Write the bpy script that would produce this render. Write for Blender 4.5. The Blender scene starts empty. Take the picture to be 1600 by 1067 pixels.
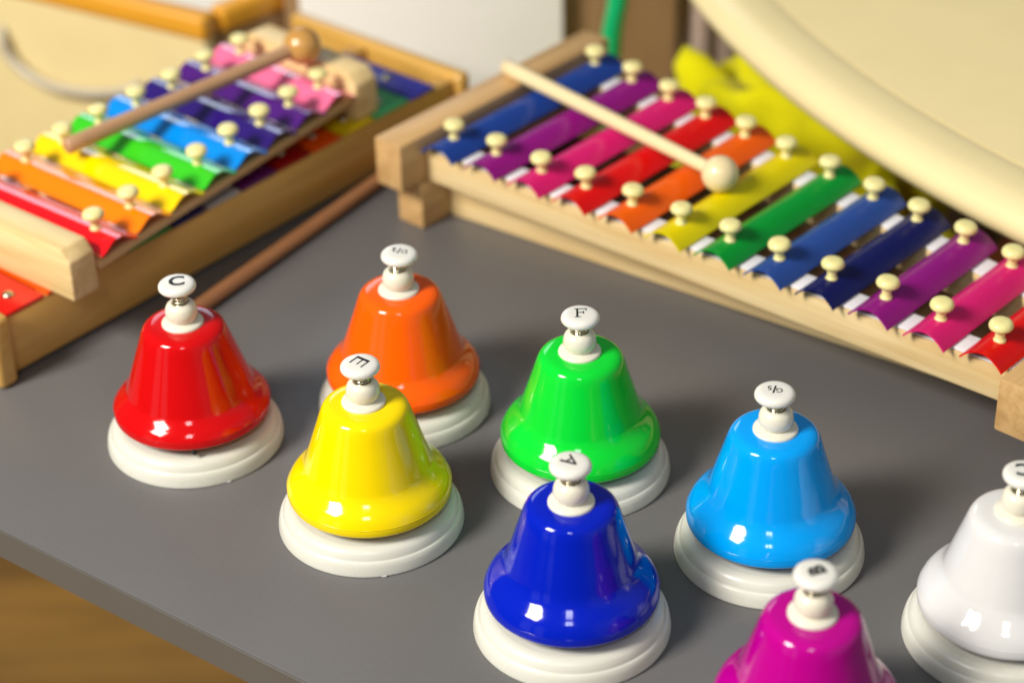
import bpy, bmesh, math, random
from mathutils import Vector, Matrix, noise
random.seed(7)
S = bpy.context.scene
COL = S.collection
PI = math.pi

# ---------------------------------------------------------------- materials
def new_mat(name):
    m = bpy.data.materials.new(name); m.use_nodes = True
    nt = m.node_tree; b = nt.nodes['Principled BSDF']
    return m, nt, b

def paint(name, rgb, rough=0.12, coat=0.6, spec=0.5, var=0.05, bump=0.0):
    m, nt, b = new_mat(name)
    L = nt.links
    b.inputs['Roughness'].default_value = rough
    b.inputs['Specular IOR Level'].default_value = spec
    b.inputs['Coat Weight'].default_value = coat
    b.inputs['Coat Roughness'].default_value = 0.04
    tc = nt.nodes.new('ShaderNodeTexCoord')
    n = nt.nodes.new('ShaderNodeTexNoise'); n.inputs['Scale'].default_value = 35; n.inputs['Detail'].default_value = 4
    L.new(tc.outputs['Object'], n.inputs['Vector'])
    mx = nt.nodes.new('ShaderNodeMix'); mx.data_type = 'RGBA'
    mx.inputs[6].default_value = (*[c * (1 - var) for c in rgb], 1)
    mx.inputs[7].default_value = (*[min(1, c * (1 + var)) for c in rgb], 1)
    L.new(n.outputs['Fac'], mx.inputs[0]); L.new(mx.outputs[2], b.inputs['Base Color'])
    r = nt.nodes.new('ShaderNodeMapRange'); r.inputs[3].default_value = rough * 0.75; r.inputs[4].default_value = rough * 1.3
    L.new(n.outputs['Fac'], r.inputs[0]); L.new(r.outputs[0], b.inputs['Roughness'])
    bp = nt.nodes.new('ShaderNodeBump'); bp.inputs['Strength'].default_value = bump; bp.inputs['Distance'].default_value = 0.001
    n2 = nt.nodes.new('ShaderNodeTexNoise'); n2.inputs['Scale'].default_value = 70; n2.inputs['Detail'].default_value = 2
    L.new(tc.outputs['Object'], n2.inputs['Vector']); L.new(n2.outputs['Fac'], bp.inputs['Height'])
    if bump: L.new(bp.outputs['Normal'], b.inputs['Normal'])
    return m

def plastic(name, rgb, rough=0.3, sss=0.3, radius=(0.004, 0.0035, 0.002)):
    m = paint(name, rgb, rough, 0.0, 0.5, 0.03, 0.03)
    b = m.node_tree.nodes['Principled BSDF']
    b.inputs['Subsurface Weight'].default_value = sss
    b.inputs['Subsurface Radius'].default_value = (1, 0.85, 0.55)
    b.inputs['Subsurface Scale'].default_value = radius[0]
    return m

def wood(name, light, dark, axis='X', rough=0.45, coat=0.1, scale=1.0, contrast=0.5):
    m, nt, b = new_mat(name); L = nt.links
    tc = nt.nodes.new('ShaderNodeTexCoord'); mp = nt.nodes.new('ShaderNodeMapping')
    st = {'X': (3, 60, 60), 'Y': (60, 3, 60), 'Z': (60, 60, 3)}[axis]
    mp.inputs['Scale'].default_value = tuple(s * scale for s in st)
    L.new(tc.outputs['Object'], mp.inputs['Vector'])
    n = nt.nodes.new('ShaderNodeTexNoise'); n.inputs['Scale'].default_value = 2.2; n.inputs['Detail'].default_value = 6
    n.inputs['Distortion'].default_value = 0.6
    L.new(mp.outputs[0], n.inputs['Vector'])
    n2 = nt.nodes.new('ShaderNodeTexNoise'); n2.inputs['Scale'].default_value = 9; n2.inputs['Detail'].default_value = 3
    L.new(mp.outputs[0], n2.inputs['Vector'])
    ad = nt.nodes.new('ShaderNodeMath'); ad.operation = 'MULTIPLY_ADD'; ad.inputs[1].default_value = 0.35
    L.new(n2.outputs['Fac'], ad.inputs[0]); L.new(n.outputs['Fac'], ad.inputs[2])
    rp = nt.nodes.new('ShaderNodeMapRange'); rp.inputs[1].default_value = 0.67 - 0.25 / max(.1, contrast) * .5; rp.inputs[2].default_value = 0.67 + 0.25 / max(.1, contrast) * .5
    L.new(ad.outputs[0], rp.inputs[0])
    mx = nt.nodes.new('ShaderNodeMix'); mx.data_type = 'RGBA'
    mx.inputs[6].default_value = (*dark, 1); mx.inputs[7].default_value = (*light, 1)
    L.new(rp.outputs[0], mx.inputs[0]); L.new(mx.outputs[2], b.inputs['Base Color'])
    b.inputs['Roughness'].default_value = rough; b.inputs['Coat Weight'].default_value = coat; b.inputs['Coat Roughness'].default_value = 0.2
    bp = nt.nodes.new('ShaderNodeBump'); bp.inputs['Strength'].default_value = 0.12; bp.inputs['Distance'].default_value = 0.0006
    L.new(ad.outputs[0], bp.inputs['Height']); L.new(bp.outputs['Normal'], b.inputs['Normal'])
    return m

def cloth_mat(name, rgb, rough=0.9):
    m = paint(name, rgb, rough, 0, 0.2, 0.15, 0.4)
    m.node_tree.nodes['Principled BSDF'].inputs['Sheen Weight'].default_value = 0.1
    return m

M = {}
for k, c in dict(red=(0.60, 0.002, 0.003), orange=(0.95, 0.115, 0.002), yellow=(0.95, 0.70, 0.0), green=(0.003, 0.66, 0.035),
                 blue=(0.0, 0.012, 0.46), sky=(0.0, 0.34, 0.90), magenta=(0.46, 0.0, 0.24), white=(0.71, 0.70, 0.685)).items():
    M['bell_' + k] = paint('bell_paint_' + k, c, 0.09, 0.15, spec=0.36, var=0.02, bump=0.01)
for k, c in dict(royal=(0.012, 0.05, 0.28), purple=(0.27, 0.006, 0.20), pink=(0.68, 0.012, 0.16), red=(0.70, 0.004, 0.004),
                 orange=(0.85, 0.115, 0.002), yellow=(0.76, 0.62, 0.0), green=(0.0, 0.29, 0.03), blue=(0.022, 0.07, 0.30), navy=(0.004, 0.007, 0.09)).items():
    M['bar_' + k] = paint('bar_enamel_' + k, c, 0.26, 0.0, spec=0.35, bump=0.02)
for k, c in dict(red=(0.85, 0.005, 0.01), orange=(0.98, 0.22, 0.0), yellow=(0.95, 0.66, 0.0), green=(0.04, 0.55, 0.015), blue=(0.0, 0.25, 0.80),
                 indigo=(0.025, 0.008, 0.16), violet=(0.075, 0.01, 0.19), pink=(0.92, 0.17, 0.34)).items():
    M['tube_' + k] = paint('rainbow_lacquer_' + k, c, 0.09, 0.7, bump=0.02)
for k, c in dict(red=(0.70, 0.008, 0.002), orange=(0.85, 0.09, 0.0), olive=(0.45, 0.30, 0.0), green=(0.02, 0.30, 0.05), navy=(0.008, 0.012, 0.16), grey=(0.52, 0.52, 0.54),
                 purple=(0.13, 0.004, 0.13), crimson=(0.36, 0.002, 0.004), tangerine=(0.85, 0.08, 0.0), yellow=(0.72, 0.50, 0.0), mint=(0.05, 0.38, 0.12), ultramarine=(0.035, 0.035, 0.33)).items():
    M['plate_' + k] = paint('plate_lacquer_' + k, c, 0.28, 0.2)
M['base_plastic'] = plastic('bell_base_plastic', (0.70, 0.69, 0.605), 0.28, 0.25)
M['ivory'] = plastic('knob_plastic', (0.78, 0.74, 0.61), 0.25, 0.4)
M['cap'] = plastic('cap_plastic', (0.79, 0.775, 0.71), 0.25, 0.3)
M['peg'] = plastic('peg_plastic', (0.86, 0.77, 0.34), 0.28, 0.2)
M['ink'] = paint('black_ink', (0.01, 0.009, 0.008), 0.5, 0)
M['steel'] = new_mat('spring_steel')[0]
_b = M['steel'].node_tree.nodes['Principled BSDF']; _b.inputs['Metallic'].default_value = 1; _b.inputs['Base Color'].default_value = (0.62, 0.57, 0.42, 1); _b.inputs['Roughness'].default_value = 0.25
M['rubber'] = paint('black_rubber', (0.012, 0.011, 0.011), 0.5, 0)
M['felt'] = cloth_mat('white_felt', (0.78, 0.76, 0.78))
M['beech'] = wood('beech_block', (0.64, 0.40, 0.17), (0.50, 0.29, 0.11), 'Y', contrast=0.8)
M['beech_rail'] = wood('beech_rail', (0.80, 0.62, 0.33), (0.66, 0.46, 0.20), 'X', contrast=0.8)
M['pine_rail'] = wood('pine_rail', (0.72, 0.48, 0.23), (0.62, 0.38, 0.15), 'X')
M['pine_block'] = wood('pine_block', (0.88, 0.68, 0.34), (0.74, 0.51, 0.21), 'Y', contrast=0.7)
M['oak_side'] = wood('oak_side', (0.76, 0.46, 0.13), (0.62, 0.34, 0.075), 'X', rough=0.35, coat=0.25)
M['honey'] = wood('honey_rail', (0.72, 0.43, 0.11), (0.60, 0.32, 0.06), 'Y', rough=0.25, coat=0.5)
M['stick'] = wood('stick_wood', (0.55, 0.33, 0.18), (0.43, 0.23, 0.11), 'X', rough=0.4)
M['brown_stick'] = wood('brown_stick_wood', (0.52, 0.24, 0.10), (0.38, 0.15, 0.06), 'X', rough=0.35)
M['maple'] = wood('pale_mallet', (0.88, 0.74, 0.44), (0.80, 0.63, 0.34), 'X', rough=0.3, coat=0.3, contrast=0.3)
M['ball'] = wood('amber_ball', (0.66, 0.36, 0.10), (0.52, 0.25, 0.05), 'X', rough=0.2, coat=0.6)

def laminate():
    m, nt, b = new_mat('grey_laminate'); L = nt.links
    tc = nt.nodes.new('ShaderNodeTexCoord')
    n = nt.nodes.new('ShaderNodeTexNoise'); n.inputs['Scale'].default_value = 9; n.inputs['Detail'].default_value = 5
    n2 = nt.nodes.new('ShaderNodeTexNoise'); n2.inputs['Scale'].default_value = 420; n2.inputs['Detail'].default_value = 6
    for q in (n, n2): L.new(tc.outputs['Object'], q.inputs['Vector'])
    mx = nt.nodes.new('ShaderNodeMix'); mx.data_type = 'RGBA'
    mx.inputs[6].default_value = (0.115, 0.110, 0.108, 1); mx.inputs[7].default_value = (0.150, 0.145, 0.144, 1)
    ad = nt.nodes.new('ShaderNodeMath'); ad.operation = 'MULTIPLY_ADD'; ad.inputs[1].default_value = 0.5; ad.inputs[2].default_value = 0.0
    a2 = nt.nodes.new('ShaderNodeMath'); a2.operation = 'MULTIPLY_ADD'; a2.inputs[1].default_value = 0.5
    L.new(n2.outputs['Fac'], ad.inputs[0]); L.new(n.outputs['Fac'], a2.inputs[0]); L.new(ad.outputs[0], a2.inputs[2])
    L.new(a2.outputs[0], mx.inputs[0]); L.new(mx.outputs[2], b.inputs['Base Color'])
    r = nt.nodes.new('ShaderNodeMapRange'); r.inputs[3].default_value = 0.34; r.inputs[4].default_value = 0.54
    L.new(n.outputs['Fac'], r.inputs[0]); L.new(r.outputs[0], b.inputs['Roughness'])
    bp = nt.nodes.new('ShaderNodeBump'); bp.inputs['Strength'].default_value = 0.08; bp.inputs['Distance'].default_value = 0.0003
    L.new(n2.outputs['Fac'], bp.inputs['Height']); L.new(bp.outputs['Normal'], b.inputs['Normal'])
    return m
M['laminate'] = laminate()
M['edge_band'] = paint('edge_band', (0.112, 0.102, 0.090), 0.45, 0.0, bump=0.05)
M['cream'] = paint('cream_plastic', (0.94, 0.78, 0.41), 0.4, 0.05, bump=0.05, var=0.02)
M['cream_edge'] = paint('cream_rim_plastic', (0.85, 0.715, 0.385), 0.32, 0.12, bump=0.03, var=0.02)
M['beige'] = paint('beige_panel', (0.74, 0.60, 0.30), 0.5, 0.0)
M['orange_trim'] = paint('orange_trim', (0.78, 0.36, 0.025), 0.4, 0.1)
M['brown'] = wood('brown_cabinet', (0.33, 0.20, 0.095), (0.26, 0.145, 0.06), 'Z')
M['offwhite'] = paint('offwhite_panel', (0.84, 0.81, 0.74), 0.5, 0, var=0.02)
M['curtain'] = cloth_mat('mauve_fabric', (0.46, 0.35, 0.29))
M['yellow_cloth'] = cloth_mat('yellow_fabric', (0.66, 0.62, 0.0), 0.8)
M['white_cloth'] = cloth_mat('white_fabric', (0.6, 0.57, 0.55))
M['emerald'] = paint('emerald_plastic', (0.0, 0.42, 0.14), 0.3, 0.2)
M['red_wood'] = wood('red_brown_wood', (0.25, 0.07, 0.025), (0.15, 0.035, 0.012), 'X')
M['grey_metal'] = paint('grey_handle', (0.20, 0.19, 0.17), 0.4, 0.1)

M['handle_grey'] = paint('handle_grey', (0.52, 0.47, 0.36), 0.35, 0.1)
M['gap_shade'] = wood('gap_shade_wood', (0.10, 0.05, 0.022), (0.06, 0.03, 0.012), 'X')  # very dark brown, shade between the bars put into the colour
def floor_mat():
    m, nt, b = new_mat('golden_floorboards'); L = nt.links
    tc = nt.nodes.new('ShaderNodeTexCoord'); mp = nt.nodes.new('ShaderNodeMapping')
    mp.inputs['Rotation'].default_value = (0, 0, math.radians(84))
    L.new(tc.outputs['Object'], mp.inputs['Vector'])
    mp.inputs['Scale'].default_value = (1.2, 7, 1)
    n = nt.nodes.new('ShaderNodeTexNoise'); n.inputs['Scale'].default_value = 2.2; n.inputs['Detail'].default_value = 5
    L.new(mp.outputs[0], n.inputs['Vector'])
    cr = nt.nodes.new('ShaderNodeValToRGB'); e = cr.color_ramp.elements
    e[0].position = 0.32; e[0].color = (0.12, 0.06, 0.014, 1); e[1].position = 0.68; e[1].color = (0.28, 0.15, 0.03, 1)
    L.new(n.outputs['Fac'], cr.inputs[0])
    L.new(cr.outputs[0], b.inputs['Base Color']); b.inputs['Roughness'].default_value = 0.4
    return m
M['floor'] = floor_mat()

# ---------------------------------------------------------------- helpers
def to_mesh(name, bm, mat, sharp=40, smooth=True):
    me = bpy.data.meshes.new(name)
    bmesh.ops.recalc_face_normals(bm, faces=bm.faces[:])
    bm.to_mesh(me); bm.free()
    if smooth:
        for p in me.polygons: p.use_smooth = True
        me.set_sharp_from_angle(angle=math.radians(sharp))
    if mat: me.materials.append(mat)
    return me

def add(name, me, parent=None, loc=(0, 0, 0), rot=(0, 0, 0)):
    o = bpy.data.objects.new(name, me); COL.objects.link(o)
    o.parent = parent; o.location = loc; o.rotation_euler = rot
    return o

def thing(name, label, cat, loc=(0, 0, 0), rotz=0, group=None):
    o = bpy.data.objects.new(name, None); COL.objects.link(o)
    o.location = loc; o.rotation_euler = (0, 0, rotz); o.empty_display_size = 0.02
    return tag(o, label, cat, group)

def tag(o, label, cat, group=None):
    o['label'] = label; o['category'] = cat
    if group: o['group'] = group
    return o

def box_bm(x0, x1, y0, y1, z0, z1, bev=0.0, seg=2, bm=None):
    own = bmesh.new()
    bmesh.ops.create_cube(own, size=1)
    for v in own.verts:
        v.co = Vector(((x0 + x1) / 2 + v.co.x * (x1 - x0), (y0 + y1) / 2 + v.co.y * (y1 - y0), (z0 + z1) / 2 + v.co.z * (z1 - z0)))
    if bev: bmesh.ops.bevel(own, geom=own.edges[:], offset=bev, segments=seg, affect='EDGES', profile=0.5)
    return own

def lathe_bm(prof, n=96, bm=None):
    bm = bm or bmesh.new(); rings = []
    for (r, z) in prof:
        if r < 1e-6: rings.append([bm.verts.new((0, 0, z))])
        else: rings.append([bm.verts.new((r * math.cos(2 * PI * i / n), r * math.sin(2 * PI * i / n), z)) for i in range(n)])
    for a, b in zip(rings, rings[1:]):
        for i in range(n):
            j = (i + 1) % n
            if len(a) == 1 and len(b) == 1: continue
            if len(a) == 1: bm.faces.new((a[0], b[i], b[j]))
            elif len(b) == 1: bm.faces.new((a[i], a[j], b[0]))
            else: bm.faces.new((a[i], a[j], b[j], b[i]))
    return bm

def smooth_prof(pts, n=6):
    """Catmull-Rom through (r,z) points."""
    out = []
    P = [pts[0]] + list(pts) + [pts[-1]]
    for i in range(1, len(P) - 2):
        p0, p1, p2, p3 = P[i - 1], P[i], P[i + 1], P[i + 2]
        for k in range(n):
            t = k / n
            out.append(tuple(0.5 * (2 * p1[d] + (p2[d] - p0[d]) * t + (2 * p0[d] - 5 * p1[d] + 4 * p2[d] - p3[d]) * t * t + (3 * p1[d] - p0[d] - 3 * p2[d] + p3[d]) * t ** 3) for d in (0, 1)))
    out.append(pts[-1])
    return [(max(0, r), z) for r, z in out]

def smooth_path(P, n=5):
    out = []; Q = [P[0]] + list(P) + [P[-1]]
    for i in range(1, len(Q) - 2):
        a, b, c, d = map(Vector, Q[i - 1:i + 3])
        for k in range(n):
            t = k / n; out.append(0.5 * (2 * b + (c - a) * t + (2 * a - 5 * b + 4 * c - d) * t * t + (3 * b - a - 3 * c + d) * t ** 3))
    return out + [Vector(P[-1])]

def tube_bm(pts, rad, n=12, bm=None, caps=True):
    bm = bm or bmesh.new(); pts = [Vector(p) for p in pts]; rings = []
    up = Vector((0.123, 0.2, 0.97)).normalized()
    for i, p in enumerate(pts):
        t = (pts[min(i + 1, len(pts) - 1)] - pts[max(i - 1, 0)]).normalized()
        a = t.cross(up)
        if a.length < 0.1: a = t.cross(Vector((1, 0, 0)))
        a.normalize(); b = t.cross(a)
        r = rad[i] if isinstance(rad, (list, tuple)) else rad
        rings.append([bm.verts.new(p + (a * math.cos(2 * PI * k / n) + b * math.sin(2 * PI * k / n)) * r) for k in range(n)])
    for r0, r1 in zip(rings, rings[1:]):
        for k in range(n): bm.faces.new((r0[k], r0[(k + 1) % n], r1[(k + 1) % n], r1[k]))
    if caps: bm.faces.new(rings[0]); bm.faces.new(rings[-1])
    return bm

# ---------------------------------------------------------------- lettering
LS = 1.2
def font_mesh(parts):
    """parts: list of (text, size, dx, dy, bold). Flat printed lettering centred on the origin."""
    bm = bmesh.new()
    for (txt, size, dx, dy, off, shear) in parts:
        size *= LS; dx *= LS; dy *= LS; off *= LS
        cu = bpy.data.curves.new('glyph', 'FONT'); cu.body = txt; cu.size = size; cu.align_x = 'CENTER'; cu.align_y = 'CENTER'
        cu.offset = off; cu.extrude = 0.00006; cu.resolution_u = 4; cu.shear = shear
        ob = bpy.data.objects.new('glyph', cu); COL.objects.link(ob)
        dg = bpy.context.evaluated_depsgraph_get(); dg.update()
        me = bpy.data.meshes.new_from_object(ob.evaluated_get(dg))
        t = bmesh.new(); t.from_mesh(me)
        xs = [v.co.x for v in t.verts]; ys = [v.co.y for v in t.verts]
        cx, cy = (min(xs) + max(xs)) / 2, (min(ys) + max(ys)) / 2
        for v in t.verts: v.co.x += dx - cx; v.co.y += dy - cy
        t.to_mesh(me); t.free(); bm.from_mesh(me)
        bpy.data.objects.remove(ob); bpy.data.curves.remove(cu); bpy.data.meshes.remove(me)
    return to_mesh('printed_letter', bm, M['ink'], smooth=False)

def poly_mesh(polys):
    bm = bmesh.new()
    for k, poly in enumerate(polys):
        z = 0.00005 + 0.00002 * k
        vs = [bm.verts.new((x * 0.001 * LS, y * 0.001 * LS, z)) for x, y in poly]
        lo = [bm.verts.new((x * 0.001 * LS, y * 0.001 * LS, -0.00005)) for x, y in poly]
        bm.faces.new(vs); bm.faces.new(lo[::-1])
        for i in range(len(vs)):
            j = (i + 1) % len(vs); bm.faces.new((vs[i], lo[i], lo[j], vs[j]))
    return to_mesh('printed_letter', bm, M['ink'], smooth=False)

def bar2(x0, y0, x1, y1, w):
    dx, dy = x1 - x0, y1 - y0; l = math.hypot(dx, dy); nx, ny = -dy / l * w / 2, dx / l * w / 2
    return [(x0 + nx, y0 + ny), (x0 - nx, y0 - ny), (x1 - nx, y1 - ny), (x1 + nx, y1 + ny)]

LET = {
 'C': lambda: font_mesh([('C', 0.0092, 0, 0, 0.00026, 0)]),
 'D/2': lambda: font_mesh([('D', 0.0038, -0.0019, 0.0006, 0.0, 0), ('/', 0.0054, 0.0001, 0.0, 0.00008, 0), ('2', 0.0038, 0.0020, -0.0008, 0.00008, 0)]),
 'E': lambda: poly_mesh([bar2(-1.9, -2.9, -1.9, 2.9, 1.15), bar2(-2.4, 2.65, 2.6, 2.65, 0.55), bar2(-2.4, 0.2, 2.0, 0.2, 0.55), bar2(-2.4, -2.65, 2.6, -2.65, 0.55)]),
 'F': lambda: poly_mesh([bar2(-1.3, -2.7, -1.0, 2.7, 0.75), bar2(-2.2, -2.75, 0.0, -2.75, 0.4), bar2(-2.0, 2.75, 2.5, 2.75, 0.42), bar2(2.45, 2.9, 2.3, 1.5, 0.4), bar2(-1.1, 0.15, 1.3, 0.15, 0.4), bar2(1.25, 0.9, 1.2, -0.7, 0.36)]),
 'G/5': lambda: font_mesh([('G', 0.0038, -0.0015, 0.0007, 0.00002, 0), ('/', 0.0062, 0.0002, 0.0, 0.00010, 0), ('5', 0.0037, 0.0018, -0.0009, 0.00003, 0)]),
 'A': lambda: poly_mesh([bar2(-2.3, -2.7, 0.1, 2.9, 0.7), bar2(2.3, -2.7, 0.0, 2.9, 1.0), bar2(-1.4, -0.7, 1.5, -0.7, 0.7)]),
 'B': lambda: font_mesh([('B', 0.0076, 0, 0, 0.00035, 0)]),
}

# ---------------------------------------------------------------- desk bells
mm = lambda pts: [(r * 0.001, z * 0.001) for r, z in pts]
def shell_mesh(k, d):
    """d = 0..1: how far down the cone reaches before it flares into the skirt"""
    A = [(27.9, 36.6), (28.8, 34.7), (30.2, 32.7), (32.2, 30.6), (34.3, 28.5), (36.0, 26.2), (37.0, 24.1), (37.4, 22.9)]
    B = [(30.2, 31.6), (31.0, 30.2), (32.1, 28.9), (33.4, 27.6), (34.8, 26.3), (36.0, 24.9), (36.9, 23.6), (37.4, 22.7)]
    skirt = [(a[0] + (b[0] - a[0]) * d, a[1] + (b[1] - a[1]) * d) for a, b in zip(A, B)]
    Rc, zc = skirt[0]
    at = lambda f: (20.3 + (Rc - 20.3) * f, 61.3 - (61.3 - zc) * f)
    out = smooth_prof(mm([(8.5, 65.95), (13.2, 65.95), (16.4, 65.5), (18.8, 64.1), (20.3, 61.3), at(.25), at(.55), at(.82)] + skirt), 5)
    rim = smooth_prof(mm([skirt[-1], (37.52, 22.7), (37.40, 22.1), (37.52, 21.6), (37.5, 19.6), (37.1, 18.6), (36.3, 18.1), (35.2, 18.3), (34.2, 20.5)]), 3)
    inn = mm([(34.2, 20.5), (32.0, 27), (26.8, 32), (20, 52), (15, 62), (8.5, 63)])
    return to_mesh('bell_shell', lathe_bm(out + rim[1:] + inn[1:], 128), M['bell_' + k], 60)
me_shell = {k: shell_mesh(k, d) for k, d in (('red', 1), ('orange', 0.75), ('yellow', 0.35), ('green', 0.1), ('blue', 0), ('sky', 0), ('magenta', 0), ('white', 0))}
base_prof = smooth_prof(mm([(42.2, 0.0), (42.6, 0.6), (42.6, 1.6), (42.35, 3.6), (41.9, 5.6), (41.2, 7.0), (40.5, 7.5)]), 4) + smooth_prof(mm([(40.35, 7.6), (40.15, 8.3), (39.8, 9.3), (38.9, 10.9), (37.3, 12.1), (35.0, 12.7), (32.0, 12.9), (0.0, 12.9)]), 4)[1:]
def base_bm():
    bm = lathe_bm([(0, 0.0)] + base_prof, 128)
    # small moulding nick on the foot, as on cheap injection mouldings
    t = box_bm(0.006, 0.0085, -0.04225, -0.0405, 0.0, 0.0011, 0.0003)
    tm = bpy.data.meshes.new('t'); t.to_mesh(tm); t.free(); bm.from_mesh(tm); bpy.data.meshes.remove(tm)
    return bm
me_base = to_mesh('base', base_bm(), M['base_plastic'], 50)
collar_prof = mm([(0, 65.0), (9.7, 65.0)]) + smooth_prof(mm([(9.7, 65.2), (9.95, 66.0), (9.8, 66.9), (9.2, 67.4), (8.2, 67.7), (7.3, 68.1)]), 3) + smooth_prof(mm([(6.3, 68.3), (7.1, 69.5), (7.6, 71.4), (7.5, 73.6), (6.8, 75.7), (5.6, 77.0), (4.6, 77.4), (3.9, 77.0), (3.6, 76.0)]), 4) + mm([(0, 76.0)])
me_collar = to_mesh('collar', lathe_bm(collar_prof, 64), M['ivory'], 45)
cap_prof = mm([(0, 0)]) + smooth_prof(mm([(2.6, 0.0), (5.6, 0.05), (7.8, 0.5), (8.75, 1.5), (8.87, 2.4), (8.55, 3.5), (7.6, 4.35), (6.2, 4.75), (4.0, 4.9), (0.0, 4.95)]), 4)
me_cap = to_mesh('push_button', lathe_bm(cap_prof, 64), M['cap'], 60)
def spring_bm(h):
    pts = [(0.0030 * math.cos(t), 0.0030 * math.sin(t), 0.0755 + h * t / (2 * PI * 5)) for t in [i * 2 * PI * 5 / 90 for i in range(91)]]
    bm = tube_bm(pts, 0.00055, 8)
    return tube_bm([(0, 0, 0.0755), (0, 0, 0.0755 + h)], 0.0018, 14, bm)
me_spring = {}
def spring_mesh(h):
    if h not in me_spring: me_spring[h] = to_mesh('spring', spring_bm(h), M['steel'])
    return me_spring[h]
def clapper_bm():
    return lathe_bm(smooth_prof([(0, 0.0155), (0.0012, 0.0155), (0.0014, 0.018), (0.0012, 0.022), (0, 0.022)], 3), 16)

BELLS = [ # colour, letter, x, y, letter angle, cap dx, cap dz, spin, label
 ('red', 'C', -0.1547, -0.0782, 8, -0.0006, 0.0016, 0.3, 'red desk bell with a bold C on its raised white push button'),
 ('orange', 'D/2', -0.0538, -0.0534, 178, 0.0012, 0.0003, 1.1, 'orange desk bell standing behind the yellow one'),
 ('yellow', 'E', -0.0665, -0.1473, -128, -0.0005, 0.0, 0.0, 'yellow desk bell with an E on its white push button'),
 ('green', 'F', 0.0309, -0.1113, 2, 0.0003, -0.0002, 2.0, 'green desk bell with an upright F on its push button'),
 ('blue', 'A', 0.0230, -0.2244, -138, -0.0002, 0.0, 5.9, 'dark blue desk bell with an A on its push button'),
 ('sky', 'G/5', 0.1132, -0.1760, 178, -0.0010, -0.0003, 2.6, 'sky blue desk bell with G/5 printed upside down on its button'),
 ('magenta', 'B', 0.1137, -0.2988, 108, 0.0003, 0.0002, 4.0, 'magenta desk bell cut off by the bottom edge of the view'),
 ('white', 'C', 0.2058, -0.2380, 172, 0.0005, 0.0, 0.8, 'all white desk bell at the right edge of the view'),
]
me_c = {}
for (k, let, x, y, ang, dx, dz, spin, label) in BELLS:
    t = thing('desk_bell', label, 'desk bell', (x, y, 0), 0, 'coloured desk bells on the grey table')
    add('base', me_base, t, rot=(0, 0, spin))
    add('bell_shell', me_shell[k], t, rot=(0.007 * math.sin(spin * 7 + 1), 0.007 * math.cos(spin * 5), spin))
    add('collar', me_collar, t)
    add('spring', spring_mesh(round(0.0072 + dz, 4)), t)
    cap = add('push_button', me_cap, t, (dx, 0, 0.0822 + dz), (0, dx * 12, 0))
    if let not in me_c: me_c[let] = LET[let]()
    add('printed_letter', me_c[let], cap, (0, 0.0003, 0.00495), (0, 0, math.radians(ang)))
    if k == 'red':
        add('clapper', to_mesh('clapper', clapper_bm(), M['rubber']), t, (0.0045, -0.0355, 0))

# ---------------------------------------------------------------- arched-bar glockenspiels
def arch_bar_bm(length, w, h, th=0.0009, n=24, m=10, flat=False):
    """sheet-metal bar arched across its width, long axis local +y from 0 to length"""
    bm = bmesh.new()
    def prof(o):
        pts = []
        for i in range(n + 1):
            u = -1 + 2 * i / n
            z = h * (1 - (lambda t: t * t * (3 - 2 * t))(min(1, max(0, (abs(u) - 0.12) / 0.88)))) if flat else h * (math.cos(u * PI / 2) ** 0.85 if abs(u) < 1 else 0)
            pts.append((u * w / 2, z))
        return pts
    top = prof(0); grid = []
    for j in range(m + 1):
        y = length * j / m
        grid.append(([bm.verts.new((px, y, pz + th)) for px, pz in top], [bm.verts.new((px * 0.96, y, pz)) for px, pz in top]))
    for (t0, b0), (t1, b1) in zip(grid, grid[1:]):
        for i in range(n):
            bm.faces.new((t0[i], t0[i + 1], t1[i + 1], t1[i])); bm.faces.new((b0[i], b1[i], b1[i + 1], b0[i + 1]))
        bm.faces.new((t0[0], t1[0], b1[0], b0[0])); bm.faces.new((t0[n], b0[n], b1[n], t1[n]))
    for t, b in (grid[0], grid[-1]):
        for i in range(n): bm.faces.new((t[i], b[i], b[i + 1], t[i + 1]))
    return bm

peg_prof = mm([(0, -1.0), (3.0, -1.0)]) + smooth_prof(mm([(3.0, -0.9), (3.0, 0.4), (2.45, 1.2), (2.3, 3.0), (2.6, 5.2), (3.4, 6.0), (5.0, 6.5), (5.75, 7.5), (5.6, 9.0), (4.6, 10.3), (2.6, 10.9), (0, 11.0)]), 3)
me_peg = to_mesh('peg', lathe_bm(peg_prof, 32), M['peg'], 60)

def taper_rail_bm(p0, p1, d, z0, z1, bev=0.0008):
    """straight rail whose centre line runs from p0 to p1 (2-D), depth d"""
    bm = box_bm(0, (Vector(p1) - Vector(p0)).length, -d / 2, d / 2, z0, z1, bev)
    return bm

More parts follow.
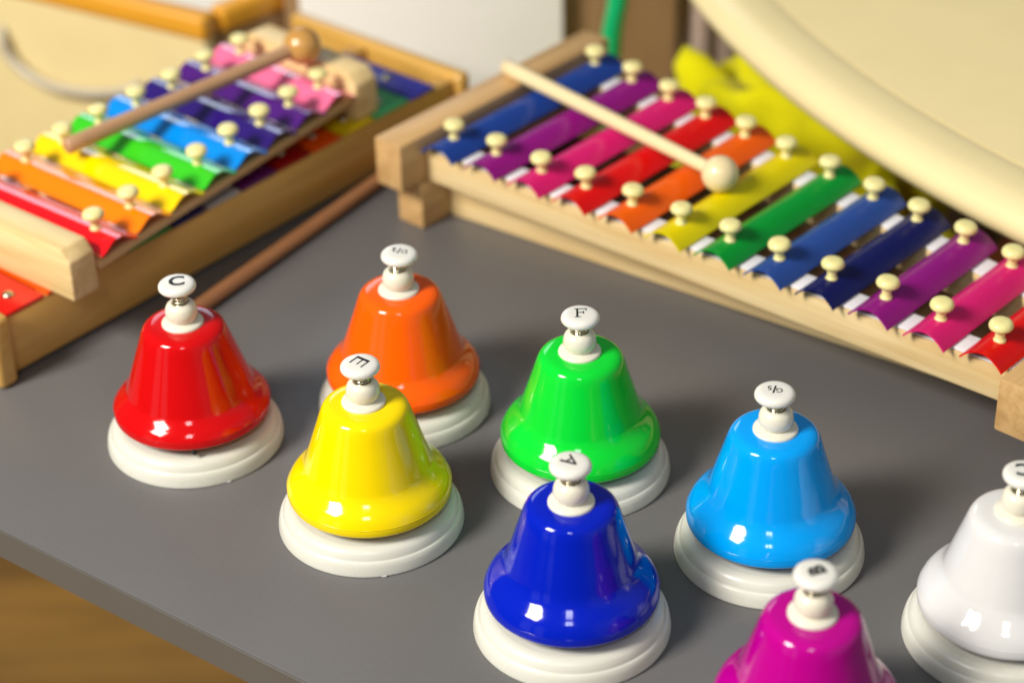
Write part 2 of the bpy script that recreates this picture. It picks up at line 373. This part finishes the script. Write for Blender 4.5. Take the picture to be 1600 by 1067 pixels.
def glock(name, label, cat, z, F0, F1, B0, B1, cols, prefix, w, h, over, rail_mat, block_mat, block_w, block_ext, chamfer, rail_z0=0.0, group=None, end_gap=0.0, rail_z1=0.018, half_d=0.008):
    """F0..F1 front peg line, B0..B1 back peg line (world xy)"""
    F0, F1, B0, B1 = map(Vector, (F0, F1, B0, B1)); n = len(cols)
    root = thing(name, label, cat, (F0.x, F0.y, z), 0)
    loc = lambda p: Vector((p.x - F0.x, p.y - F0.y))
    dF = (F1 - F0) / (n - 1); u = dF.normalized()
    # rails + felt
    for (a, b, sgn) in ((F0, F1, 1), (B0, B1, -1)):
        d = (b - a).normalized(); e0 = a - d * (w * 0.5 + 0.0015); e1 = b + d * (w * 0.5 + 0.0015 + end_gap)
        ang = math.atan2(d.y, d.x); L = (e1 - e0).length; l0 = loc(e0)
        add('rail', to_mesh('rail', box_bm(0, L, -half_d, half_d, rail_z0, rail_z1, 0.0007), rail_mat), root, (l0.x, l0.y, 0), (0, 0, ang))
        add('felt_strip', to_mesh('felt_strip', box_bm(0.001, L - 0.001, -0.0072, 0.0072, rail_z1 + 0.0002, rail_z1 + 0.0015, 0.0004), M['felt']), root, (l0.x, l0.y, 0), (0, 0, ang))
    # end blocks
    for (f, b, sg) in ((F0, B0, -1), (F1, B1, 1)):
        e = (b - f).normalized(); ang = math.atan2(e.y, e.x) - PI / 2
        perp = Vector((e.y, -e.x)); s = 1 if perp.dot(u) > 0 else -1   # local +x is perp
        x_in = w * 0.5 + 0.0020 + (end_gap if sg > 0 else 0); L = (b - f).length
        xs = sorted((sg * s * x_in, sg * s * (x_in + block_w)))
        bm = box_bm(xs[0], xs[1], -block_ext, L + block_ext, 0.0002, 0.0285, 0.0)
        if chamfer:
            ed = [q for q in bm.edges if all(v.co.z > 0.02 for v in q.verts) and abs(q.verts[0].co.y - q.verts[1].co.y) < 1e-6]
            bmesh.ops.bevel(bm, geom=ed, offset=chamfer, segments=1, affect='EDGES')
        bmesh.ops.bevel(bm, geom=bm.edges[:], offset=0.0011, segments=2, affect='EDGES', profile=0.5)
        l = loc(f)
        add('end_block', to_mesh('end_block', bm, block_mat), root, (l.x, l.y, 0), (0, 0, ang))
    # bars with their pegs
    for i, c in enumerate(cols):
        f = F0 + dF * i; b = B0 + (B1 - B0) * i / (n - 1); e = (b - f); L = e.length; ang = math.atan2(e.y, e.x) - PI / 2
        l = loc(f - e.normalized() * over)
        br = add('bar', to_mesh('bar', arch_bar_bm(L + 2 * over, w, h, flat=(chamfer > 0)), M[prefix + c], 50), root, (l.x, l.y, rail_z1 + 0.0018 + 0.0002 * math.sin(i * 2.3)), (0, 0, ang + 0.006 * math.sin(i * 5.1)))
        br['label'] = c.replace('tube_', '') + ' arched metal bar'
        for yy in (over, over + L):
            add('peg', me_peg, br, (random.uniform(-.0005, .0005), yy, h + 0.0006 + random.uniform(-.0003, .0005)), (random.uniform(-.06, .06), random.uniform(-.06, .06), random.random() * 6))
    return root

glock('long_glockenspiel', 'long glockenspiel with twelve coloured metal bars lying on top of a pale wooden rack', 'glockenspiel', 0.029,
      (-0.029, 0.1194), (0.2271, -0.0948), (0.0523, 0.2083), (0.2666, -0.0525),
      ['royal', 'purple', 'pink', 'red', 'orange', 'yellow', 'green', 'blue', 'navy', 'purple', 'pink', 'red'], 'bar_', 0.0232, 0.0068, 0.0147,
      M['beech_rail'], M['beech'], 0.0195, 0.029, 0, end_gap=0.0045)
glock('rainbow_glockenspiel', 'small rainbow glockenspiel with eight shiny bars, lying on the wooden box xylophone', 'glockenspiel', 0.0372,
      (-0.2108, 0.0219), (-0.1066, 0.1773), (-0.2770, 0.0750), (-0.1560, 0.2240),
      ['red', 'orange', 'yellow', 'green', 'blue', 'indigo', 'violet', 'pink'], 'tube_', 0.0256, 0.0055, 0.0165,
      M['pine_rail'], M['pine_block'], 0.0170, 0.0145, 0.0060, 0.0105, rail_z1=0.0155, half_d=0.0140)

# pale frame under the long glockenspiel (slightly turned)
fr = thing('wooden_rack', 'pale wooden rack lying flat on the grey table underneath the long glockenspiel', 'rack', (-0.0328, 0.1330, 0), math.atan2(-0.1832, 0.2552))
add('rail', to_mesh('rail', box_bm(0, 0.325, 0.0, 0.015, 0.0003, 0.0185, 0.0008), M['beech_rail']), fr)
add('rail', to_mesh('rail', box_bm(0, 0.325, 0.0750, 0.0845, 0.0003, 0.0185, 0.0008), M['beech_rail']), fr)
blk = lambda w, y0, y1: to_mesh('end_block', box_bm(-w, -0.0003, y0, y1, 0.0002, 0.0284, 0.0012), M['beech'])
add('bottom_or_shade_board', to_mesh('bottom_or_shade_board', box_bm(0.001, 0.324, 0.0040, 0.0840, 0.0188, 0.0210), M['gap_shade']), fr)  # added dark board, blocks light so the gaps between bars look shaded
ea = math.atan2(0.738, 0.674) - math.atan2(-0.1832, 0.2552) - PI / 2
add('end_block', blk(0.0195, -0.0225, 0.14), fr, (0, 0, 0), (0, 0, ea))
add('end_block', to_mesh('end_block', box_bm(0.3255, 0.345, 0.004, 0.12, 0.0002, 0.0284, 0.0012), M['beech']), fr)

# ---------------------------------------------------------------- wooden box xylophone under the rainbow glockenspiel
ba = math.atan2(0.755, 0.655)
bx = thing('box_xylophone', 'wooden box xylophone with flat coloured plates, standing on the grey table under the rainbow glockenspiel', 'xylophone', (-0.2540, -0.0220, 0), ba)
BL, BW = 0.3400, 0.082
add('side_board', to_mesh('side_board', box_bm(0.0, BL, 0.0, 0.010, 0.0015, 0.0345, 0.0012), M['oak_side']), bx)
add('side_board', to_mesh('side_board', box_bm(0.0, BL, BW - 0.010, BW, 0.0015, 0.0345, 0.0012), M['oak_side']), bx)
add('end_board', to_mesh('end_board', box_bm(-0.0125, -0.0003, -0.007, BW + 0.007, 0.0, 0.0405, 0.0035, 3), M['honey']), bx)
add('end_board', to_mesh('end_board', box_bm(BL + 0.0003, BL + 0.0105, -0.005, BW + 0.058, 0.0, 0.0380, 0.0040, 4), M['honey']), bx)
add('bottom_or_shade_board', to_mesh('bottom_or_shade_board', box_bm(0.0005, BL - 0.0005, 0.0105, BW - 0.0105, 0.002, 0.006), M['oak_side']), bx)
# plates, front-right corners measured along the box
corn = [(-0.2554, -0.0215), (-0.2356, -0.0017), (-0.2101, 0.0267), (-0.1967, 0.0377), (-0.1741, 0.0600), (-0.1584, 0.0791), (-0.1415, 0.0987), (-0.1224, 0.1195), (-0.1022, 0.1379), (-0.0862, 0.1563), (-0.0696, 0.1782), (-0.0494, 0.2007), (-0.0343, 0.2174)]
sv = [(x + 0.2540) * math.cos(ba) + (y + 0.0220) * math.sin(ba) for x, y in corn]
sv = [max(s, 0.001) for s in sv]
pc = ['red', 'orange', 'olive', 'green', 'navy', 'grey', 'purple', 'crimson', 'tangerine', 'yellow', 'mint', 'ultramarine']
screw_bm = lambda: lathe_bm(smooth_prof([(0, 0.0022), (0.0018, 0.0020), (0.0030, 0.0010), (0.0032, 0.0)], 3), 20)
me_screw = to_mesh('screw', screw_bm(), M['steel'])
for i, c in enumerate(pc):
    s0, s1 = sv[i] + 0.0008, min(sv[i + 1] - 0.0012, BL - 0.004)
    pl = add('plate', to_mesh('plate', box_bm(0, s1 - s0, -0.0006 + 0.0001 * i, BW - 0.0025 - 0.0004 * i, 0, 0.0022, 0.0006), M['plate_' + c]), bx, (s0, 0, 0.0347))
    pl['label'] = c + ' flat plate'
    for yy in (0.013, BW - 0.013) if i != 11 else (0.030, BW - 0.03):
        add('screw', me_screw, pl, ((s1 - s0) / 2, yy, 0.0022))

# ---------------------------------------------------------------- mallets
def mallet(name, label, tip, head, r_stick0, r_stick1, r_head, stick_mat, head_mat, over=0.0):
    tip, head = Vector(tip), Vector(head); d = head - tip; L = d.length; q = d.to_track_quat('X', 'Z')
    t = thing(name, label, 'mallet', tip); t.rotation_mode = 'QUATERNION'; t.rotation_quaternion = q
    n = 14; pts = [(0.0006, 0, 0)] + [(L * i / n, 0, 0) for i in range(n + 1)]; pts[1] = (0.002, 0, 0)
    rad = [r_stick0 * 0.75] + [r_stick0 + (r_stick1 - r_stick0) * i / n for i in range(n + 1)]
    add('stick', to_mesh('stick', tube_bm(pts, rad, 20), stick_mat, 60), t)
    bm = bmesh.new(); bmesh.ops.create_uvsphere(bm, u_segments=40, v_segments=24, radius=r_head)
    add('head', to_mesh('head', bm, head_mat, 80), t, (L, 0, 0))
    return t
mallet('wooden_mallet', 'brown wooden mallet with an amber ball head lying across the small rainbow glockenspiel', (-0.2372, 0.0950, 0.0690), (-0.1164, 0.1981, 0.0765), 0.0046, 0.0042, 0.0110, M['stick'], M['ball'])
mallet('wooden_mallet', 'pale cream mallet with a ball head lying diagonally across the long glockenspiel', (-0.0005, 0.1945, 0.0625), (0.1105, 0.0546, 0.0655), 0.0046, 0.0036, 0.0098, M['maple'], M['maple'])
st = tag(add('wooden_stick', to_mesh('wooden_stick', tube_bm([(0, 0, 0), (0.0006, 0, 0)] + [(0.19 * i / 8, 0, 0) for i in range(1, 9)], [0.003, 0.0041] + [0.0042] * 8, 20), M['brown_stick'], 60), None, (-0.1680, 0.0300, 0.0043), (0, 0, math.atan2(0.1289, 0.0865))),
   'reddish brown wooden stick lying on the grey table beside the wooden box xylophone', 'stick')

# ---------------------------------------------------------------- grey table
ta = math.atan2(-0.593, 0.805)
tb = thing('grey_table', 'grey laminate table carrying the desk bells and instruments', 'table', (-0.2378, -0.1473, 0), ta)
TX0, TX1, TD, TT = -0.190, 0.62, 0.455, 0.0175
add('tabletop', to_mesh('tabletop', box_bm(TX0, TX1, 0, TD, -TT, 0, 0.0007, 2), M['laminate']), tb)
add('edge_band', to_mesh('edge_band', box_bm(TX0, TX1, -0.0009, -0.0001, -TT + 0.0002, -0.0008, 0.0002, 1), M['edge_band']), tb)
for lx in (TX0 + 0.04, TX1 - 0.04):
    for ly in (0.05, TD - 0.05):
        add('leg', to_mesh('leg', box_bm(lx - 0.018, lx + 0.018, ly - 0.018, ly + 0.018, -0.548, -TT - 0.0003, 0.003), M['grey_metal']), tb)

# ---------------------------------------------------------------- round cream table overhanging from the right
rt = thing('round_table', 'large round cream tabletop with thick rounded rim at the upper right', 'table', (0.8653, 0.4678, 0))
RR = 0.7708
top_p = [(0, 0.0722), (RR - 0.0362, 0.0722)]
rim_p = smooth_prof([(RR - 0.0358, 0.0719), (RR - 0.034, 0.0723), (RR - 0.026, 0.0726), (RR - 0.013, 0.0712), (RR - 0.0035, 0.0665), (RR, 0.0595), (RR - 0.003, 0.0520), (RR - 0.012, 0.0470), (RR - 0.026, 0.0455), (RR - 0.0358, 0.0460)], 4)
add('tabletop', to_mesh('tabletop', lathe_bm(top_p + [(RR - 0.0362, 0.0472), (0, 0.0472)], 220), M['cream'], 40), rt)
add('rim', to_mesh('rim', lathe_bm(rim_p + [rim_p[0]], 260), M['cream_edge'], 60), rt)
add('pedestal', to_mesh('pedestal', lathe_bm([(0, 0.0468), (0.05, 0.0468), (0.045, -0.45), (0.2, -0.53), (0.22, -0.548), (0, -0.548)], 48), M['cream'], 40), rt)

# ---------------------------------------------------------------- beige box with orange rim, left background
ga = math.radians(-30); SK = math.radians(-15)
bb = thing('beige_box', 'tall beige box with an orange rim and a grey curved handle', 'box', (-0.2010, 0.3954, 0), ga)
add('front_panel', to_mesh('front_panel', box_bm(-0.42, -0.0003, 0, 0.012, -0.548, -0.0125, 0.001), M['beige']), bb)
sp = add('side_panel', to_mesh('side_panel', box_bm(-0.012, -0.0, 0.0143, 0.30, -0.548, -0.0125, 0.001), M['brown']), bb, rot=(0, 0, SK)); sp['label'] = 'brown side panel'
add('back_panel', to_mesh('back_panel', box_bm(-0.42, 0.06, 0.292, 0.304, -0.548, -0.0125, 0.001), M['beige']), bb)
add('rim', to_mesh('rim', box_bm(-0.42, 0.002, -0.003, 0.013, -0.0120, 0.006, 0.004, 3), M['orange_trim']), bb)
add('rim', to_mesh('rim', box_bm(-0.013, 0.002, 0.0150, 0.302, -0.0120, 0.006, 0.004, 3), M['orange_trim']), bb, rot=(0, 0, SK))
lid = add('inner_tray', to_mesh('inner_tray', box_bm(-0.41, -0.018, 0.014, 0.287, -0.035, -0.022, 0.001), M['offwhite']), bb); lid['label'] = 'white tray inside the box'

# ---------------------------------------------------------------- brown cabinet with off-white door
cb = thing('brown_cabinet', 'brown wooden cabinet with an off-white door behind the grey table', 'cabinet', (0, 0.432, 0))
add('carcass', to_mesh('carcass', box_bm(-0.150, 0.118, 0.0, 0.34, -0.548, 0.0420, 0.002), M['brown']), cb)
add('door', to_mesh('door', box_bm(-0.1385, 0.0400, -0.014, -0.0004, -0.50, 0.0385, 0.002), M['offwhite']), cb)
cu = bmesh.new(); rows = []
for j in range(24):
    z = -0.54 + 0.575 * j / 23
    rows.append([cu.verts.new((0.121 + 0.25 * i / 90, 0.446 + 0.0035 * math.sin(i * 0.85 + 0.5 * math.sin(j * 0.2)) + 0.003 * math.sin(i * 0.31 + j * 0.1), z)) for i in range(91)])
for a, b in zip(rows, rows[1:]):
    for i in range(90): cu.faces.new((a[i], a[i + 1], b[i + 1], b[i]))
me = to_mesh('curtain', cu, M['curtain'], 180)
cur = tag(add('curtain', me), 'mauve brown pleated curtain hanging behind the yellow fabric bag', 'curtain')
sm = cur.modifiers.new('thickness', 'SOLIDIFY'); sm.thickness = 0.003

# ---------------------------------------------------------------- yellow fabric bag, cloth, tube, block
def lump(name, mat, c, ax, rotz, amp, freq, seed, nu=90, nv=60, power=2.4):
    bm = bmesh.new(); bmesh.ops.create_uvsphere(bm, u_segments=nu, v_segments=nv, radius=1)
    R = Matrix.Rotation(rotz, 3, 'Z')
    for v in bm.verts:
        d = v.co.normalized(); k = (abs(d.x) ** power + abs(d.y) ** power + abs(d.z) ** power) ** (-1 / power)
        p = Vector((d.x * ax[0], d.y * ax[1], d.z * ax[2])) * k
        q = p * freq + Vector((seed, seed * 2, 0))
        r = 1 - (1 - min(1, abs(noise.noise(q)) * 2.2)) ** 2 * 1.9; r2 = noise.noise(q * 2.3)
        v.co = R @ (p + d * amp * (r + 0.35 * r2 - 0.5))
    return add(name, to_mesh(name, bm, mat, 180), None, c)
bag = lump('fabric_bag', M['yellow_cloth'], (0.1940, 0.3220, -0.274), (0.098, 0.064, 0.285), ta + 0.35, 0.029, 18, 4.4, power=3.4)
tag(bag, 'crumpled bright yellow fabric bag behind the long glockenspiel', 'bag')
wc = lump('white_cloth', M['white_cloth'], (0.2820, 0.1850, -0.300), (0.030, 0.035, 0.215), 0.4, 0.008, 30, 1.0, 48, 32)
tag(wc, 'rolled off-white cloth just under the round cream rim', 'cloth')
tag(add('brown_block', to_mesh('brown_block', box_bm(-0.10, 0.25, -0.02, 0.14, -0.30, 0.24, 0.004), M['red_wood']), None, (0.335, 0.075, -0.30), (0, 0, ta)), 'reddish brown wooden block in the shade under the round cream tabletop', 'wooden block')
gp = [(0.0690, 0.36, -0.545), (0.0690, 0.36, -0.30), (0.0685, 0.36, -0.12), (0.0685, 0.36, -0.05), (0.0690, 0.36, -0.015), (0.0705, 0.361, 0.006), (0.0740, 0.362, 0.027), (0.0800, 0.364, 0.05), (0.092, 0.366, 0.075), (0.112, 0.368, 0.095)]
tag(add('green_tube', to_mesh('green_tube', tube_bm(gp, 0.0068, 20), M['emerald'], 60)), 'bright green curved plastic tube standing behind the long glockenspiel', 'tube')

# grey curved handle on the beige box
hp = smooth_path([(-0.180, 0.0, -0.040), (-0.1757, -0.008, -0.0464), (-0.1730, -0.008, -0.0538), (-0.1672, -0.008, -0.0606), (-0.1550, -0.008, -0.0675), (-0.1383, -0.008, -0.0718), (-0.1182, -0.008, -0.0717), (-0.0949, -0.008, -0.0684), (-0.0684, -0.008, -0.0604), (-0.060, 0.0, -0.056)])
add('handle', to_mesh('handle', tube_bm(hp, 0.0036, 14), M['handle_grey'], 60), bb)

# ---------------------------------------------------------------- floor
fm = bmesh.new(); bmesh.ops.create_grid(fm, x_segments=1, y_segments=1, size=4)
fl = add('floor', to_mesh('floor', fm, M['floor'], smooth=False), None, (0, 0, -0.55)); fl['kind'] = 'structure'

# ---------------------------------------------------------------- lamps
def area(name, pos, target, sx, sy, power, col):
    l = bpy.data.lights.new(name, 'AREA'); l.shape = 'RECTANGLE'; l.size = sx; l.size_y = sy; l.energy = power; l.color = col
    o = bpy.data.objects.new(name, l); COL.objects.link(o); o.location = pos
    o.rotation_euler = (Vector(target) - Vector(pos)).to_track_quat('-Z', 'Y').to_euler()
    return o
area('key_lamp', (-1.60, -1.14, 1.70), (0.0, -0.02, 0), 0.66, 0.74, 92, (1.0, 0.945, 0.86))
for i in range(2):
    for j in range(3):
        area('window_pane', (-0.30 + i * 0.20, -2.25, 1.85 + j * 0.27), (0.03, -0.1, 0), 0.15, 0.21, 1.9, (0.9, 0.96, 1.0))
area('far_window', (-0.65, 2.6, 1.26), (-0.15, 0.1, 0), 0.8, 0.62, 5.5, (0.74, 0.86, 1.0))

W = bpy.data.worlds.new('World'); S.world = W; W.use_nodes = True
nt = W.node_tree; L = nt.links; bg = nt.nodes['Background']
tc = nt.nodes.new('ShaderNodeTexCoord'); sx = nt.nodes.new('ShaderNodeSeparateXYZ'); L.new(tc.outputs['Generated'], sx.inputs[0])
def math_(op, a, b=None, c=None):
    n = nt.nodes.new('ShaderNodeMath'); n.operation = op
    for i, v in enumerate((a, b, c)):
        if v is None: continue
        if isinstance(v, (int, float)): n.inputs[i].default_value = v
        else: L.new(v, n.inputs[i])
    return n.outputs[0]
neg = math_('MULTIPLY', sx.outputs['Y'], -1.0)
phi = math_('ARCTAN2', sx.outputs['X'], neg)
def band(v, lo, hi, soft):
    def ss(a, b):
        n = nt.nodes.new('ShaderNodeMapRange'); n.interpolation_type = 'SMOOTHSTEP'; L.new(v, n.inputs[0]); n.inputs[1].default_value = a; n.inputs[2].default_value = b
        return n.outputs[0]
    return math_('MULTIPLY', ss(lo - soft, lo + soft), math_('SUBTRACT', 1.0, ss(hi - soft, hi + soft)))
R_ = math.radians
el = band(sx.outputs['Z'], -0.12, 0.42, 0.08)
b1 = band(phi, R_(-66), R_(-52), R_(2)); b2 = band(phi, R_(-47), R_(-36), R_(2)); b3 = band(phi, R_(28), R_(34), R_(2))
bands = math_('MULTIPLY', el, math_('ADD', math_('ADD', b1, b2), math_('MULTIPLY', b3, 0.15)))
up = math_('MULTIPLY_ADD', sx.outputs['Z'], 0.10, 0.085)
side = math_('MULTIPLY', band(phi, R_(30), R_(110), R_(18)), band(sx.outputs['Z'], -0.1, 0.6, 0.15))
tot = math_('ADD', math_('ADD', math_('MAXIMUM', up, 0.06), math_('MULTIPLY', side, 0.20)), math_('MULTIPLY', bands, 0.42))
bg.inputs['Color'].default_value = (0.88, 0.95, 1.0, 1)
L.new(tot, bg.inputs['Strength'])

# ---------------------------------------------------------------- camera
C = Vector((0.0, -0.9507, 0.6190)); r = Vector((0.9997, -0.0129, -0.0198)).normalized(); w = Vector((0.0, 0.838, -0.5456)).normalized()
u = r.cross(w).normalized()
cam = bpy.data.cameras.new('camera'); co = bpy.data.objects.new('camera', cam); COL.objects.link(co)
mw = Matrix((( r.x, u.x, -w.x, C.x), (r.y, u.y, -w.y, C.y), (r.z, u.z, -w.z, C.z), (0, 0, 0, 1)))
co.matrix_world = mw
cam.sensor_width = 36; cam.lens = 77.16; cam.clip_start = 0.02; cam.clip_end = 50
cam.dof.use_dof = True; cam.dof.focus_distance = 0.97; cam.dof.aperture_fstop = 5.0; cam.dof.aperture_blades = 0
S.camera = co
S.view_settings.view_transform = 'Standard'; S.view_settings.look = 'None'; S.view_settings.exposure = 0.0; S.view_settings.gamma = 1
S.view_settings.use_curve_mapping = False
S.cycles.use_denoising = True
S.cycles.max_bounces = 8
